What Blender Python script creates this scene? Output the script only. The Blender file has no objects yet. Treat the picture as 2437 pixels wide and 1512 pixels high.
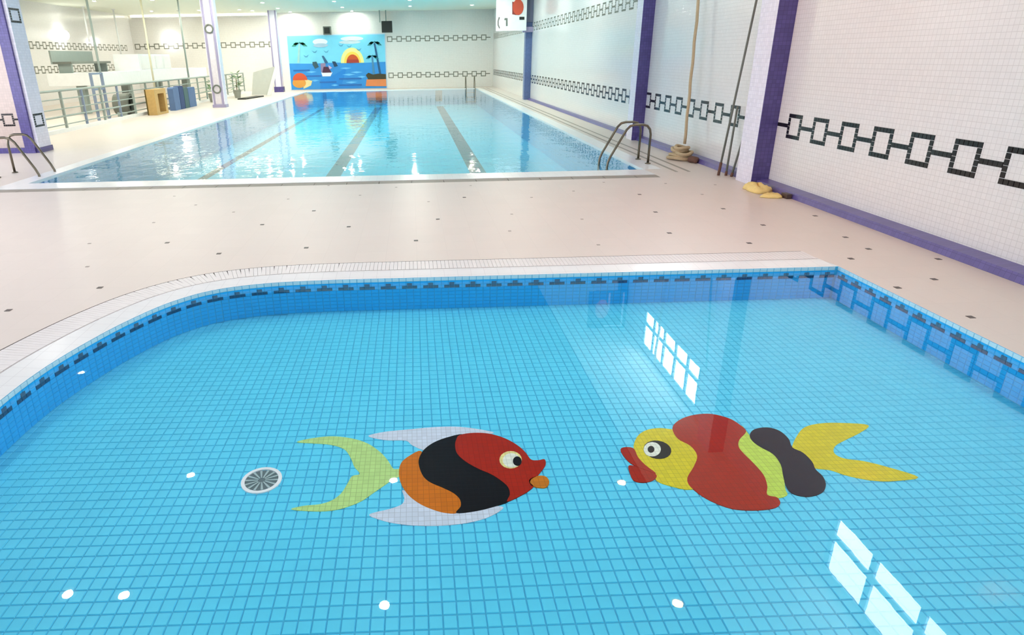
import bpy, math, random
from mathutils import Vector, Matrix
random.seed(7)
C = bpy.context.scene.collection
SC = bpy.context.scene

# ------------------------------------------------------------------ camera, world, exposure
W_PX, H_PX, F_PX, CX, CY = 2437.0, 1512.0, 1558.562, 1031.19, 743.0
PITCH, YAW, ROLL, CAM_H = 0.372107, 0.0243674, -0.0189055, 1.8
FW = Vector((math.sin(YAW)*math.cos(PITCH), math.cos(YAW)*math.cos(PITCH), -math.sin(PITCH)))
R0 = Vector((math.cos(YAW), -math.sin(YAW), 0)); U0 = R0.cross(FW)
RT = math.cos(ROLL)*R0 + math.sin(ROLL)*U0
UP = -math.sin(ROLL)*R0 + math.cos(ROLL)*U0
cam_data = bpy.data.cameras.new('camera'); cam = bpy.data.objects.new('camera', cam_data); C.objects.link(cam)
cam.matrix_world = Matrix(((RT.x, UP.x, -FW.x, 0), (RT.y, UP.y, -FW.y, 0), (RT.z, UP.z, -FW.z, CAM_H), (0, 0, 0, 1)))
cam_data.sensor_width = 36.0; cam_data.lens = F_PX/W_PX*36.0
cam_data.shift_x = (W_PX/2-CX)/W_PX; cam_data.shift_y = (CY-H_PX/2)/W_PX
cam_data.clip_end = 300; cam_data.clip_start = 0.05
SC.camera = cam
world = bpy.data.worlds.new('world'); SC.world = world; world.use_nodes = True
world.node_tree.nodes['Background'].inputs[0].default_value = (0.93, 0.97, 1.0, 1)
world.node_tree.nodes['Background'].inputs[1].default_value = 0.75
LAMP_POWER = 850.0        # emission strength of one downlight over the small pool
HALL_POWER = 1450.0       # emission strength of one downlight over the big pool and gallery
SIDE_WINDOW_POWER = 5.6   # daylit glazing of the near left side
WINDOW_POWER = 17.0        # emission strength of the daylit window panes
SC.view_settings.view_transform = 'Standard'; SC.view_settings.look = 'None'
SC.view_settings.gamma = 1.0; SC.view_settings.use_curve_mapping = False
SC.view_settings.exposure = 0.0

EYE = Vector((0, 0, CAM_H))
def ray(x, y): return FW + RT*((x-CX)/F_PX) - UP*((y-CY)/F_PX)
def on_z(x, y, z=0.0): d = ray(x, y); return EYE + d*((z-CAM_H)/d.z)
def on_x(x, y, X): d = ray(x, y); return EYE + d*(X/d.x)
def on_y(x, y, Y): d = ray(x, y); return EYE + d*(Y/d.y)
def project(P):
    d = Vector(P)-EYE; z = d.dot(FW)
    return CX+F_PX*d.dot(RT)/z, CY-F_PX*d.dot(UP)/z

# ------------------------------------------------------------------ materials
def lin(c):
    f = lambda v: v/12.92 if v <= 0.04045 else ((v+0.055)/1.055)**2.4
    return tuple(f(v/255.0) for v in c)+(1.0,)
def newmat(name):
    m = bpy.data.materials.new(name); m.use_nodes = True
    return m, m.node_tree.nodes, m.node_tree.links, m.node_tree.nodes['Principled BSDF']
def mat(name, col, rough=0.5, metal=0.0, spec=0.5, var=0.06, scale=6.0, bump=0.0):
    m, n, l, b = newmat(name)
    b.inputs['Roughness'].default_value = rough; b.inputs['Metallic'].default_value = metal
    b.inputs['Specular IOR Level'].default_value = spec
    tc = n.new('ShaderNodeTexCoord'); no = n.new('ShaderNodeTexNoise'); no.inputs['Scale'].default_value = scale
    no.inputs['Detail'].default_value = 4
    l.new(tc.outputs['Object'], no.inputs['Vector'])
    mx = n.new('ShaderNodeMix'); mx.data_type = 'RGBA'
    c = lin(col)
    mx.inputs['A'].default_value = tuple(v*(1-var) for v in c[:3])+(1,)
    mx.inputs['B'].default_value = tuple(min(1, v*(1+var)) for v in c[:3])+(1,)
    l.new(no.outputs['Fac'], mx.inputs['Factor']); l.new(mx.outputs['Result'], b.inputs['Base Color'])
    if bump:
        bp = n.new('ShaderNodeBump'); bp.inputs['Strength'].default_value = bump; bp.inputs['Distance'].default_value = 0.01
        l.new(no.outputs['Fac'], bp.inputs['Height']); l.new(bp.outputs['Normal'], b.inputs['Normal'])
    return m
def emit(name, col, power):
    m, n, l, b = newmat(name)
    b.inputs['Base Color'].default_value = (0.8, 0.8, 0.8, 1)
    b.inputs['Emission Color'].default_value = lin(col); b.inputs['Emission Strength'].default_value = power
    return m
def mosaic(name, col, grout, pu, pv, axes='yz', gap=0.08, rough=0.15, var=0.05, bump=0.25, tilt=0.0, spec=0.5):
    """small square tiles: colour per tile, grout lines and a fine relief, in world metres"""
    m, n, l, b = newmat(name)
    b.inputs['Roughness'].default_value = rough; b.inputs['Specular IOR Level'].default_value = spec
    g = n.new('ShaderNodeNewGeometry'); s = n.new('ShaderNodeSeparateXYZ'); l.new(g.outputs['Position'], s.inputs[0])
    cb = n.new('ShaderNodeCombineXYZ')
    outs = {'x': 'X', 'y': 'Y', 'z': 'Z'}
    def scaled(a, p):
        md = n.new('ShaderNodeMath'); md.operation = 'DIVIDE'; md.inputs[1].default_value = p
        l.new(s.outputs[outs[a]], md.inputs[0]); return md.outputs[0]
    l.new(scaled(axes[0], pu), cb.inputs[0]); l.new(scaled(axes[1], pv), cb.inputs[1])
    br = n.new('ShaderNodeTexBrick'); br.offset = 0; br.inputs['Scale'].default_value = 1.0
    br.inputs['Brick Width'].default_value = 1.0; br.inputs['Row Height'].default_value = 1.0
    br.inputs['Mortar Size'].default_value = gap/2; br.inputs['Mortar Smooth'].default_value = 0.3
    c = lin(col)
    br.inputs['Color1'].default_value = tuple(v*(1-var) for v in c[:3])+(1,)
    br.inputs['Color2'].default_value = tuple(min(1, v*(1+var)) for v in c[:3])+(1,)
    br.inputs['Mortar'].default_value = lin(grout)
    l.new(cb.outputs[0], br.inputs['Vector']); l.new(br.outputs['Color'], b.inputs['Base Color'])
    inv = n.new('ShaderNodeMath'); inv.operation = 'SUBTRACT'; inv.inputs[0].default_value = 1.0
    l.new(br.outputs['Fac'], inv.inputs[1])
    h = inv.outputs[0]
    if tilt:
        no = n.new('ShaderNodeTexNoise'); no.inputs['Scale'].default_value = 0.9; no.inputs['Detail'].default_value = 1
        l.new(cb.outputs[0], no.inputs['Vector'])
        ma = n.new('ShaderNodeMath'); ma.operation = 'MULTIPLY_ADD'; ma.inputs[1].default_value = tilt
        l.new(no.outputs['Fac'], ma.inputs[0]); l.new(h, ma.inputs[2]); h = ma.outputs[0]
    bp = n.new('ShaderNodeBump'); bp.inputs['Strength'].default_value = bump; bp.inputs['Distance'].default_value = 0.003
    l.new(h, bp.inputs['Height']); l.new(bp.outputs['Normal'], b.inputs['Normal'])
    return m
def water(name, tint, bumps, rough=0.0):
    """thin water surface: Fresnel mix of clear transmission and mirror reflection"""
    m, n, l, b = newmat(name); n.remove(b)
    out = n['Material Output']
    tr = n.new('ShaderNodeBsdfTransparent'); tr.inputs[0].default_value = tint
    gl = n.new('ShaderNodeBsdfGlossy'); gl.inputs['Roughness'].default_value = rough; gl.inputs[0].default_value = (1, 1, 1, 1)
    fr = n.new('ShaderNodeFresnel'); fr.inputs['IOR'].default_value = 1.333
    mx = n.new('ShaderNodeMixShader')
    g = n.new('ShaderNodeNewGeometry'); prev = None
    io = n.new('ShaderNodeMix'); io.data_type = 'FLOAT'      # same reflectance from both sides of the thin surface
    io.inputs['A'].default_value = 1.333; io.inputs['B'].default_value = 1/1.333
    l.new(g.outputs['Backfacing'], io.inputs['Factor']); l.new(io.outputs['Result'], fr.inputs['IOR'])
    for sc, dist, strength in bumps:
        mp = n.new('ShaderNodeMapping'); mp.inputs['Scale'].default_value = (sc, sc*0.8, sc)
        no = n.new('ShaderNodeTexNoise'); no.inputs['Scale'].default_value = 1.0; no.inputs['Detail'].default_value = 2
        bp = n.new('ShaderNodeBump'); bp.inputs['Strength'].default_value = strength; bp.inputs['Distance'].default_value = dist
        l.new(g.outputs['Position'], mp.inputs[0]); l.new(mp.outputs[0], no.inputs['Vector']); l.new(no.outputs['Fac'], bp.inputs['Height'])
        if prev: l.new(prev, bp.inputs['Normal'])
        prev = bp.outputs['Normal']
    l.new(prev, gl.inputs['Normal']); l.new(prev, fr.inputs['Normal'])
    l.new(fr.outputs[0], mx.inputs[0]); l.new(tr.outputs[0], mx.inputs[1]); l.new(gl.outputs[0], mx.inputs[2])
    l.new(mx.outputs[0], out.inputs['Surface'])
    return m

TX, TY = 0.058, 0.069            # pool floor tile pitch
M = {}
M['wall'] = mosaic('white_wall_mosaic', (232, 230, 228), (212, 209, 207), 0.053, 0.053, 'yz', gap=0.09, rough=0.14, tilt=0.8, bump=0.3, var=0.02)
M['wall_x'] = mosaic('white_wall_mosaic_facing', (232, 230, 226), (206, 203, 198), 0.053, 0.053, 'xz', gap=0.09, rough=0.16, tilt=0.8, bump=0.3, var=0.02)
M['beige'] = mosaic('beige_wall_mosaic', (204, 186, 176), (190, 172, 162), 0.053, 0.053, 'xz', gap=0.09, rough=0.25)
M['purple'] = mosaic('purple_mosaic', (86, 76, 140), (66, 58, 110), 0.053, 0.053, 'xz', rough=0.25, var=0.12)
M['purple_y'] = mosaic('purple_mosaic_skirting', (98, 88, 150), (78, 70, 122), 0.053, 0.053, 'yz', rough=0.3, var=0.10)
M['slate'] = mosaic('slate_blue_mosaic', (92, 112, 160), (74, 92, 134), 0.053, 0.053, 'xz', rough=0.3, var=0.10)
M['lavender'] = mosaic('pale_lavender_mosaic', (236, 233, 246), (214, 210, 230), 0.053, 0.053, 'yz', rough=0.25)
M['lav_line'] = mat('grey_violet_mosaic', (160, 152, 184), 0.35)
M['lav_fill'] = mosaic('pale_pink_mosaic', (226, 218, 226), (204, 196, 206), 0.053, 0.053, 'xz', rough=0.25)
M['black_tile'] = mat('black_glazed_tile', (24, 20, 22), 0.18, var=0.2, scale=3)
M['olive_tile'] = mat('grey_olive_glazed_tile', (110, 112, 98), 0.3)
M['deck'] = mosaic('deck_tile', (220, 207, 198), (212, 199, 190), 0.30, 0.30, 'xy', gap=0.012, rough=0.40, var=0.012, bump=0.05)
M['inset'] = mat('dark_inset_tile', (78, 66, 60), 0.4)
M['coping'] = mosaic('white_coping_tile', (240, 239, 238), (222, 220, 220), 0.12, 0.12, 'xy', gap=0.03, rough=0.25, var=0.01, bump=0.1)
M['channel'] = mat('grey_channel', (128, 120, 118), 0.6)
M['slat'] = mat('white_plastic_slat', (228, 222, 220), 0.4)
M['slot'] = mat('taupe_slot_cover', (150, 140, 128), 0.5)
M['pool_tile'] = mat('turquoise_pool_tile', (98, 218, 252), 0.35, spec=0.1, var=0.08, scale=9)
M['pool_wall_tile'] = mat('azure_pool_wall_tile', (50, 186, 250), 0.35, spec=0.1, var=0.08, scale=9)
M['grout'] = mat('teal_grout', (84, 186, 224), 0.7, spec=0.1)
M['navy_tile'] = mat('navy_border_tile', (12, 70, 110), 0.25, var=0.2)
M['big_pool'] = mosaic('pale_turquoise_basin_mosaic', (88, 204, 238), (76, 190, 226), 0.12, 0.12, 'xy', rough=0.4, var=0.04)
M['big_wall'] = mosaic('azure_basin_wall_mosaic', (60, 170, 215), (48, 150, 195), 0.12, 0.12, 'yz', rough=0.4, var=0.04)
M['lane'] = mosaic('dark_lane_mosaic', (24, 52, 78), (30, 62, 90), 0.12, 0.12, 'xy', rough=0.4)
M['ceil_dark'] = mat('grey_blue_plaster', (84, 110, 128), 0.85, var=0.02)
M['ceil'] = mat('pale_mint_plaster', (236, 242, 226), 0.85, var=0.02)
M['steel'] = mat('brushed_steel', (120, 112, 98), 0.28, 0.9)
M['dark_steel'] = mat('dark_steel', (84, 80, 72), 0.3, 0.8)
M['grey_paint'] = mat('grey_green_paint', (150, 162, 156), 0.5)
M['blue_paint'] = mat('blue_grey_paint', (126, 142, 166), 0.5)
M['white_paint'] = mat('white_paint', (240, 240, 238), 0.4)
M['white_gloss'] = mat('white_gloss', (246, 248, 248), 0.25)
M['frame'] = mat('window_frame_paint', (150, 160, 170), 0.5)
M['wood'] = mat('honey_wood', (196, 160, 98), 0.5, var=0.15, scale=14)
M['wood_dark'] = mat('dark_wood_inside', (92, 74, 22), 0.6)
M['cream'] = mat('cream_paint', (226, 220, 190), 0.5)
M['black'] = mat('black_plastic', (36, 36, 32), 0.5)
M['grey'] = mat('mid_grey_plastic', (112, 116, 108), 0.5)
M['blue'] = mat('blue_foam', (92, 118, 160), 0.7, var=0.12)
M['blue_dark'] = mat('dark_blue_foam', (50, 72, 118), 0.7)
M['teal_dark'] = mat('dark_green_foam', (74, 104, 108), 0.7)
M['rope'] = mat('tan_rope', (196, 174, 140), 0.8, var=0.15, scale=40, bump=0.4)
M['rope_dark'] = mat('brown_cloth', (110, 78, 66), 0.85, var=0.2, scale=20, bump=0.4)
M['yellow'] = mat('pale_yellow_cloth', (240, 214, 140), 0.8, var=0.12, scale=20, bump=0.4)
M['brown'] = mat('dark_brown_tile', (76, 60, 56), 0.5)
M['leaf'] = mat('leaf_green', (130, 160, 118), 0.6, var=0.25)
M['pot'] = mat('grey_pot', (150, 150, 140), 0.6)
M['red'] = mat('red_paint', (206, 84, 58), 0.4)
M['red_dark'] = mat('dark_red_paint', (140, 58, 54), 0.4)
M['navy'] = mat('navy_board', (14, 50, 96), 0.4)
M['lamp'] = emit('lamp_glow', (255, 250, 244), LAMP_POWER)
M['hall_lamp'] = emit('hall_lamp_glow', (255, 253, 238), HALL_POWER)
M['side_pane'] = emit('side_daylit_pane', (240, 244, 255), SIDE_WINDOW_POWER)
M['lamp_warm'] = emit('warm_lamp_glow', (255, 138, 40), LAMP_POWER*0.7)
M['wall_lamp'] = emit('wall_lamp_glow', (255, 255, 250), 14)
M['cove'] = emit('cove_glow', (255, 252, 228), 5)
M['pane'] = emit('daylit_pane', (240, 246, 255), WINDOW_POWER)
M['water_near'] = water('still_water', (0.97, 0.995, 1.0, 1), ((3.0, 0.004, 0.06), (14.0, 0.001, 0.04)))
M['water_far'] = water('rippled_water', (0.86, 0.98, 1.0, 1), ((1.6, 0.03, 0.30), (6.0, 0.012, 0.30)))
def fishmat(name, col): return mosaic(name, col, tuple(int(v*0.86) for v in col), TX/2, TY/2, 'xy', gap=0.10, rough=0.4, var=0.06, spec=0.08)
M['f_red'] = fishmat('brick_red_fish_mosaic', (172, 34, 8)); M['f_black'] = fishmat('black_fish_mosaic', (6, 5, 8))
M['f_orange'] = fishmat('orange_fish_mosaic', (212, 116, 16)); M['f_green'] = fishmat('pale_green_fish_mosaic', (190, 226, 140))
M['f_white'] = fishmat('white_fish_mosaic', (214, 224, 238)); M['f_yellow'] = fishmat('yellow_fish_mosaic', (222, 206, 30))
M['f_lime'] = fishmat('lime_fish_mosaic', (200, 226, 90)); M['f_navy'] = fishmat('ink_blue_fish_mosaic', (8, 8, 34))
M['f_eye'] = fishmat('eye_white_mosaic', (236, 240, 224)); M['f_eyey'] = fishmat('eye_cream_mosaic', (236, 226, 150))
M['f_lip'] = fishmat('orange_lip_mosaic', (206, 124, 30))

# ------------------------------------------------------------------ mesh helpers
class MB:
    def __init__(s): s.v, s.f = [], []
    def add(s, verts, faces):
        o = len(s.v); s.v += [tuple(p) for p in verts]; s.f += [tuple(i+o for i in f) for f in faces]; return s
    def box(s, x0, x1, y0, y1, z0, z1):
        return s.add([(x, y, z) for z in (z0, z1) for y in (y0, y1) for x in (x0, x1)],
                     [(0, 2, 3, 1), (4, 5, 7, 6), (0, 1, 5, 4), (2, 6, 7, 3), (0, 4, 6, 2), (1, 3, 7, 5)])
    def slab(s, P, n, t):
        """polygon P (3-D, ordered) thickened by t along n (front face at P + n t)"""
        n = Vector(n).normalized(); P = [Vector(p) for p in P]
        nn = Vector((0, 0, 0))
        for i in range(len(P)): nn += P[i].cross(P[(i+1) % len(P)])
        if nn.dot(n) < 0: P = P[::-1]
        k = len(P)
        return s.add([p+n*t for p in P]+P, [tuple(range(k)), tuple(range(2*k-1, k-1, -1))]+
                     [(i, k+i, k+(i+1) % k, (i+1) % k) for i in range(k)])
    def tube(s, pts, r, seg=8, closed=False):
        pts = [Vector(p) for p in pts]; n = len(pts); rings = []; up = None
        for i, p in enumerate(pts):
            a = pts[(i-1) % n] if (closed or i > 0) else p; b = pts[(i+1) % n] if (closed or i < n-1) else p
            d = (b-a).normalized()
            if up is None:
                up = Vector((0, 0, 1)) if abs(d.z) < 0.9 else Vector((1, 0, 0))
            sd = d.cross(up).normalized(); up = sd.cross(d).normalized()
            rr = r[i] if isinstance(r, (list, tuple)) else r
            rings.append([p+(sd*math.cos(t)+up*math.sin(t))*rr for t in [2*math.pi*k/seg for k in range(seg)]])
        V = [q for ring in rings for q in ring]; F = []
        for i in range(n if closed else n-1):
            for k in range(seg):
                a, b = i*seg+k, i*seg+(k+1) % seg; c, d = ((i+1) % n)*seg+(k+1) % seg, ((i+1) % n)*seg+k
                F.append((a, b, c, d))
        if not closed:
            F.append(tuple(range(seg-1, -1, -1))); F.append(tuple((n-1)*seg+k for k in range(seg)))
        return s.add(V, F)
    def lathe(s, prof, c=(0, 0, 0), seg=20):
        c = Vector(c); V = []; F = []; n = len(prof)
        for r, z in prof:
            for k in range(seg):
                a = 2*math.pi*k/seg; V.append((c.x+r*math.cos(a), c.y+r*math.sin(a), c.z+z))
        for i in range(n-1):
            for k in range(seg):
                F.append((i*seg+k, i*seg+(k+1) % seg, (i+1)*seg+(k+1) % seg, (i+1)*seg+k))
        F.append(tuple(range(seg-1, -1, -1))); F.append(tuple((n-1)*seg+k for k in range(seg)))
        return s.add(V, F)
    def tile(s, c, u, v, n, hu, hv, t):
        """one glazed tile: open-backed block, front face slightly smaller than its foot"""
        c, u, v, n = Vector(c), Vector(u), Vector(v), Vector(n); k = 0.92
        if u.cross(v).dot(n) < 0: v = -v
        A = [c+u*a*hu+v*b*hv for a, b in ((-1, -1), (1, -1), (1, 1), (-1, 1))]
        B = [c+n*t+u*a*hu*k+v*b*hv*k for a, b in ((-1, -1), (1, -1), (1, 1), (-1, 1))]
        return s.add(A+B, [(4, 5, 6, 7)]+[(i, (i+1) % 4, 4+(i+1) % 4, 4+i) for i in range(4)])
    def mesh(s, name, m, smooth=False):
        me = bpy.data.meshes.new(name); me.from_pydata([tuple(p) for p in s.v], [], s.f)
        if m: me.materials.append(m)
        if smooth: me.polygons.foreach_set('use_smooth', [True]*len(me.polygons))
        me.update(); return me
    def build(s, name, m, parent=None, smooth=False, kind=None, label=None):
        o = bpy.data.objects.new(name, s.mesh(name, m, smooth)); C.objects.link(o)
        if parent is not None: attach(o, parent)
        if kind: o['kind'] = kind
        if label: o['label'] = label
        return o
def world_of(o):
    p = Vector(o.location)
    while o.parent is not None: o = o.parent; p += Vector(o.location)
    return p
def attach(o, parent):
    o.parent = parent; o.location = Vector(o.location)-world_of(parent)
def tag(o, label, cat, group=None, kind=None):
    o['label'] = label; o['category'] = cat
    if group: o['group'] = group
    if kind: o['kind'] = kind
    return o
def thing(name, loc, label, cat, group=None, kind=None):
    o = bpy.data.objects.new(name, None); C.objects.link(o); o.location = loc; o.empty_display_size = 0.1
    return tag(o, label, cat, group, kind)
def struct(o, label=None):
    o['kind'] = 'structure'
    if label: o['label'] = label
    return o
def place(name, mesh, loc, parent, rotz=0.0):
    o = bpy.data.objects.new(name, mesh); C.objects.link(o); o.location = loc; o.rotation_euler = (0, 0, rotz)
    if parent is not None: attach(o, parent)
    return o
def copy_tree(o, parent=None):
    c = o.copy(); C.objects.link(c); c.parent = parent
    for ch in list(o.children): copy_tree(ch, c)
    return c
def spline(pts, sub=4, closed=True):
    n = len(pts); out = []
    P = [Vector((p[0], p[1], p[2] if len(p) > 2 else 0)) for p in pts]
    for i in range(n if closed else n-1):
        if closed: a, b, c, d = P[i-1], P[i], P[(i+1) % n], P[(i+2) % n]
        else: a, b, c, d = P[max(i-1, 0)], P[i], P[i+1], P[min(i+2, n-1)]
        for k in range(sub):
            t = k/sub
            out.append(0.5*((2*b)+(c-a)*t+(2*a-5*b+4*c-d)*t*t+(3*b-a-3*c+d)*t**3))
    if not closed: out.append(P[-1])
    return out
def ellipse(cx, cy, rx, ry, n=20, rot=0):
    out = []
    for k in range(n):
        a = 2*math.pi*k/n; x, y = rx*math.cos(a), ry*math.sin(a)
        out.append((cx+x*math.cos(rot)-y*math.sin(rot), cy+x*math.sin(rot)+y*math.cos(rot)))
    return out

# ------------------------------------------------------------------ room shell
XR, YB, ZC, XL = 5.05, 43.3, 4.4, -16.8
WZ = -0.04                                   # water level
# near pool outline in plan: left side, rounded corner, far edge, square right corner, right side
CURVE = [(-2.40, 0.7), (-2.41, 2.2), (-2.42, 3.30), (-2.39, 3.80), (-2.30, 4.22), (-2.17, 4.62), (-1.98, 5.00), (-1.70, 5.27), (-1.26, 5.41), (-0.71, 5.45)]
NEAR = [Vector((p.x, p.y)) for p in spline(CURVE, 6, closed=False)]
NEAR += [Vector((x, 5.45)) for x in (0.2, 1.2, 2.2, 3.0)]
INNER_TAIL = Vector((3.74, 5.45))
def offset_path(path, d):
    out = []
    for i, p in enumerate(path):
        a = path[max(i-1, 0)]; b = path[min(i+1, len(path)-1)]
        t = (b-a).normalized(); out.append(p+Vector((-t.y, t.x))*d)
    return out
POOL_EDGE = NEAR+[INNER_TAIL]
GROOVE_IN = offset_path(NEAR, 0.22)+[Vector((3.70, 5.67))]
GROOVE_OUT = offset_path(NEAR, 0.50)+[Vector((3.68, 5.95))]
# big pool rectangle
BX0, BX1, BY0, BY1 = -6.25, 3.78, 10.82, 41.0

def deck_mesh():
    mb = MB()
    quad = lambda x0, x1, y0, y1: mb.add([(x0, y0, 0), (x1, y0, 0), (x1, y1, 0), (x0, y1, 0)], [(0, 1, 2, 3)])
    g = GROOVE_OUT
    xl = g[0].x
    quad(XL, -3.2, -3.0, BY0-0.75)                                # left of the small pool
    mb.add([(-3.2, -3, 0), (xl, -3, 0), (xl, 0.7, 0), (-3.2, 0.7, 0)], [(0, 1, 2, 3)])
    quad(xl, 3.74, -3.0, 0.7)                                     # behind the camera
    k = max(range(len(g)), key=lambda i: (g[i].y > 0, -abs(g[i].x+1.0)))
    # left flank of the gutter as strips towards x = -3.2, then the far flank as strips towards y = 6.4
    corner = next(i for i, p in enumerate(g) if p.x > -2.15)
    for i in range(corner):
        a, b = g[i], g[i+1]
        mb.add([(-3.2, a.y, 0), (a.x, a.y, 0), (b.x, b.y, 0), (-3.2, b.y, 0)], [(0, 1, 2, 3)])
    c = g[corner]
    mb.add([(-3.2, c.y, 0), (c.x, c.y, 0), (c.x, 6.4, 0), (-3.2, 6.4, 0)], [(0, 1, 2, 3)])
    for i in range(corner, len(g)-1):
        a, b = g[i], g[i+1]
        mb.add([(a.x, a.y, 0), (b.x, b.y, 0), (b.x, 6.4, 0), (a.x, 6.4, 0)], [(0, 1, 2, 3)])
    e = g[-1]
    mb.add([(e.x, e.y, 0), (3.84, 5.45, 0), (3.84, 6.4, 0), (e.x, 6.4, 0)], [(0, 1, 2, 3)])
    mb.add([(e.x, e.y, 0), (3.70, 5.67, 0), (3.74, 5.45, 0), (3.84, 5.45, 0)], [(0, 1, 2, 3)])
    quad(3.74, 3.84, -3.0, 5.45); quad(3.84, XR, -3.0, 6.4)       # right of the small pool
    quad(-3.2, XR, 6.4, BY0-0.75)                                 # between the pools
    quad(XL, BX0-0.30, BY0-0.75, YB); quad(BX1+0.30, XR, BY0-0.75, YB)
    quad(BX1+0.02, BX1+0.30, BY0-0.75, BY0); quad(BX0-0.30, BX1+0.30, BY1+0.30, YB)
    return mb
# (the strip layout above overlaps nowhere in view; the two pools stay open)
floor = struct(deck_mesh().build('floor', M['deck']), 'pale beige tiled pool deck with small dark inset tiles')

# right wall with two high window openings
mb = MB()
WIN = [(10.43, 13.47, 3.40, 4.28, 5), (1.9, 6.46, 3.40, 4.28, 6)]
mb.box(XR, XR+0.25, -3, YB, 0, 3.40); mb.box(XR, XR+0.25, -3, YB, 4.28, ZC)
ys = [-3, 1.9, 6.46, 10.43, 13.47, YB]
for a, b in ((0, 1), (2, 3), (4, 5)): mb.box(XR, XR+0.25, ys[a], ys[b], 3.40, 4.28)
wall_right = struct(mb.build('wall_right', M['wall']), 'white mosaic wall with black chain border and purple skirting')
wall_back = struct(MB().box(XL, XR+0.25, YB, YB+0.25, 0, ZC).build('wall_back', M['wall_x']), 'white mosaic end wall behind the big pool')
wall_left = struct(MB().box(XL-0.25, XL, 14.8, YB, 0, ZC).build('wall_left', M['wall']), 'white wall at the back of the left gallery')
wall_side = struct(MB().box(-14, -8.42, 14.86, 15.25, 0, ZC).build('wall_side', M['beige']), 'beige mosaic cross wall left of the near left column')
mb = MB()
mb.box(-11.25, -11.0, -3, 14.86, 0, 0.45); mb.box(-11.25, -11.0, -3, 14.86, 3.5, ZC)
for k in range(5): mb.box(-11.25, -11.0, -3+k*4.4, -3+k*4.4+0.26, 0.45, 3.5)
wall_near = struct(mb.build('wall_near', M['wall']))
for k in range(4):
    y0, y1 = -3+k*4.4+0.26, -3+(k+1)*4.4
    w = bpy.data.objects.new('window_%d' % (k+3), None); C.objects.link(w); w.location = (-11.1, (y0+y1)/2, 0.45); struct(w, 'wide daylit glazing of the near left side')
    for j in range(3):
        MB().box(-11.13, -11.11, y0+(y1-y0)*j/3+0.05, y0+(y1-y0)*(j+1)/3-0.05, 0.5, 3.45).build('pane', M['side_pane'], w)
    fr = MB()
    for j in range(4): yc = min(max(y0+(y1-y0)*j/3, y0+0.05), y1-0.05); fr.box(-11.16, -11.06, yc-0.05, yc+0.05, 0.45, 3.5)
    fr.box(-11.16, -11.06, y0, y1, 0.45, 0.5); fr.box(-11.16, -11.06, y0, y1, 3.45, 3.5)
    fr.build('window_frame', M['frame'], w)
mb = MB(); mb.box(XL-0.25, XR+0.25, 18, YB+0.25, ZC, ZC+0.2); mb.box(3.5, XR+0.25, -3, 18, ZC, ZC+0.2); mb.box(XL-0.25, -11.25, -3, 18, ZC, ZC+0.2)
ceiling = struct(mb.build('ceiling', M['ceil']), 'pale mint plaster ceiling')
struct(MB().box(-11.25, 3.5, -3, 18, ZC+0.002, ZC+0.2).build('ceiling', M['ceil_dark']), 'grey blue ceiling over the small pool')
sk = MB(); sk.add([(4.87, -3, 0), (4.89, -3, 0.075), (XR, -3, 0.09), (4.87, 9.25, 0), (4.89, 9.25, 0.075), (XR, 9.25, 0.09)],
       [(0, 3, 4, 1), (1, 4, 5, 2), (0, 1, 2), (3, 5, 4)])
base_near = struct(sk.build('baseboard_right', M['purple_y']), 'purple mosaic skirting along the near right wall')
sk = MB(); sk.add([(4.90, 9.72, 0), (4.92, 9.72, 0.075), (XR, 9.72, 0.09), (4.90, 14.7, 0), (4.92, 14.7, 0.075), (XR, 14.7, 0.09)],
       [(0, 3, 4, 1), (1, 4, 5, 2), (0, 1, 2), (3, 5, 4)])
sk.add([(4.93, 15.1, 0), (4.95, 15.1, 0.06), (XR, 15.1, 0.07), (4.93, 29.4, 0), (4.95, 29.4, 0.06), (XR, 29.4, 0.07)],
       [(0, 3, 4, 1), (1, 4, 5, 2), (0, 1, 2), (3, 5, 4)])
struct(sk.build('baseboard_right', M['purple_y']), 'purple mosaic skirting between the right columns')
struct(MB().box(-14, -8.32, 14.80, 14.86, 0, 0.11).build('baseboard_left', M['purple']), 'purple skirting under the beige cross wall')

# windows: frame bars, sill and daylit panes
for wi, (y0, y1, z0, z1, n) in enumerate(WIN):
    w = bpy.data.objects.new('window_%d' % (wi+1), None); C.objects.link(w); w.location = (XR, (y0+y1)/2, z0)
    struct(w, 'row of daylit panes high in the right wall')
    fr = MB(); zt = z0+0.31; bw = 0.045
    for za, zb in ((z0, z0+0.06), (zt, zt+0.07), (z1-0.05, z1)): fr.box(XR+0.01, XR+0.07, y0, y1, za, zb)
    step = (y1-y0)/n
    for k in range(n+1):
        yc = y0+k*step; yc = min(max(yc, y0+bw), y1-bw); fr.box(XR+0.008, XR+0.072, yc-bw, yc+bw, z0, z1)
    fr.build('window_frame', M['frame'], w)
    for k in range(n):
        for za, zb in ((z0+0.06, zt), (zt+0.07, z1-0.05)):
            MB().box(XR+0.035, XR+0.045, y0+k*step+bw, y0+(k+1)*step-bw, za, zb).build('pane', M['pane'], w)
    MB().box(XR-0.05, XR+0.01, y0, y1, z0-0.035, z0-0.012).build('window_sill', M['white_gloss'], w)

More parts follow.
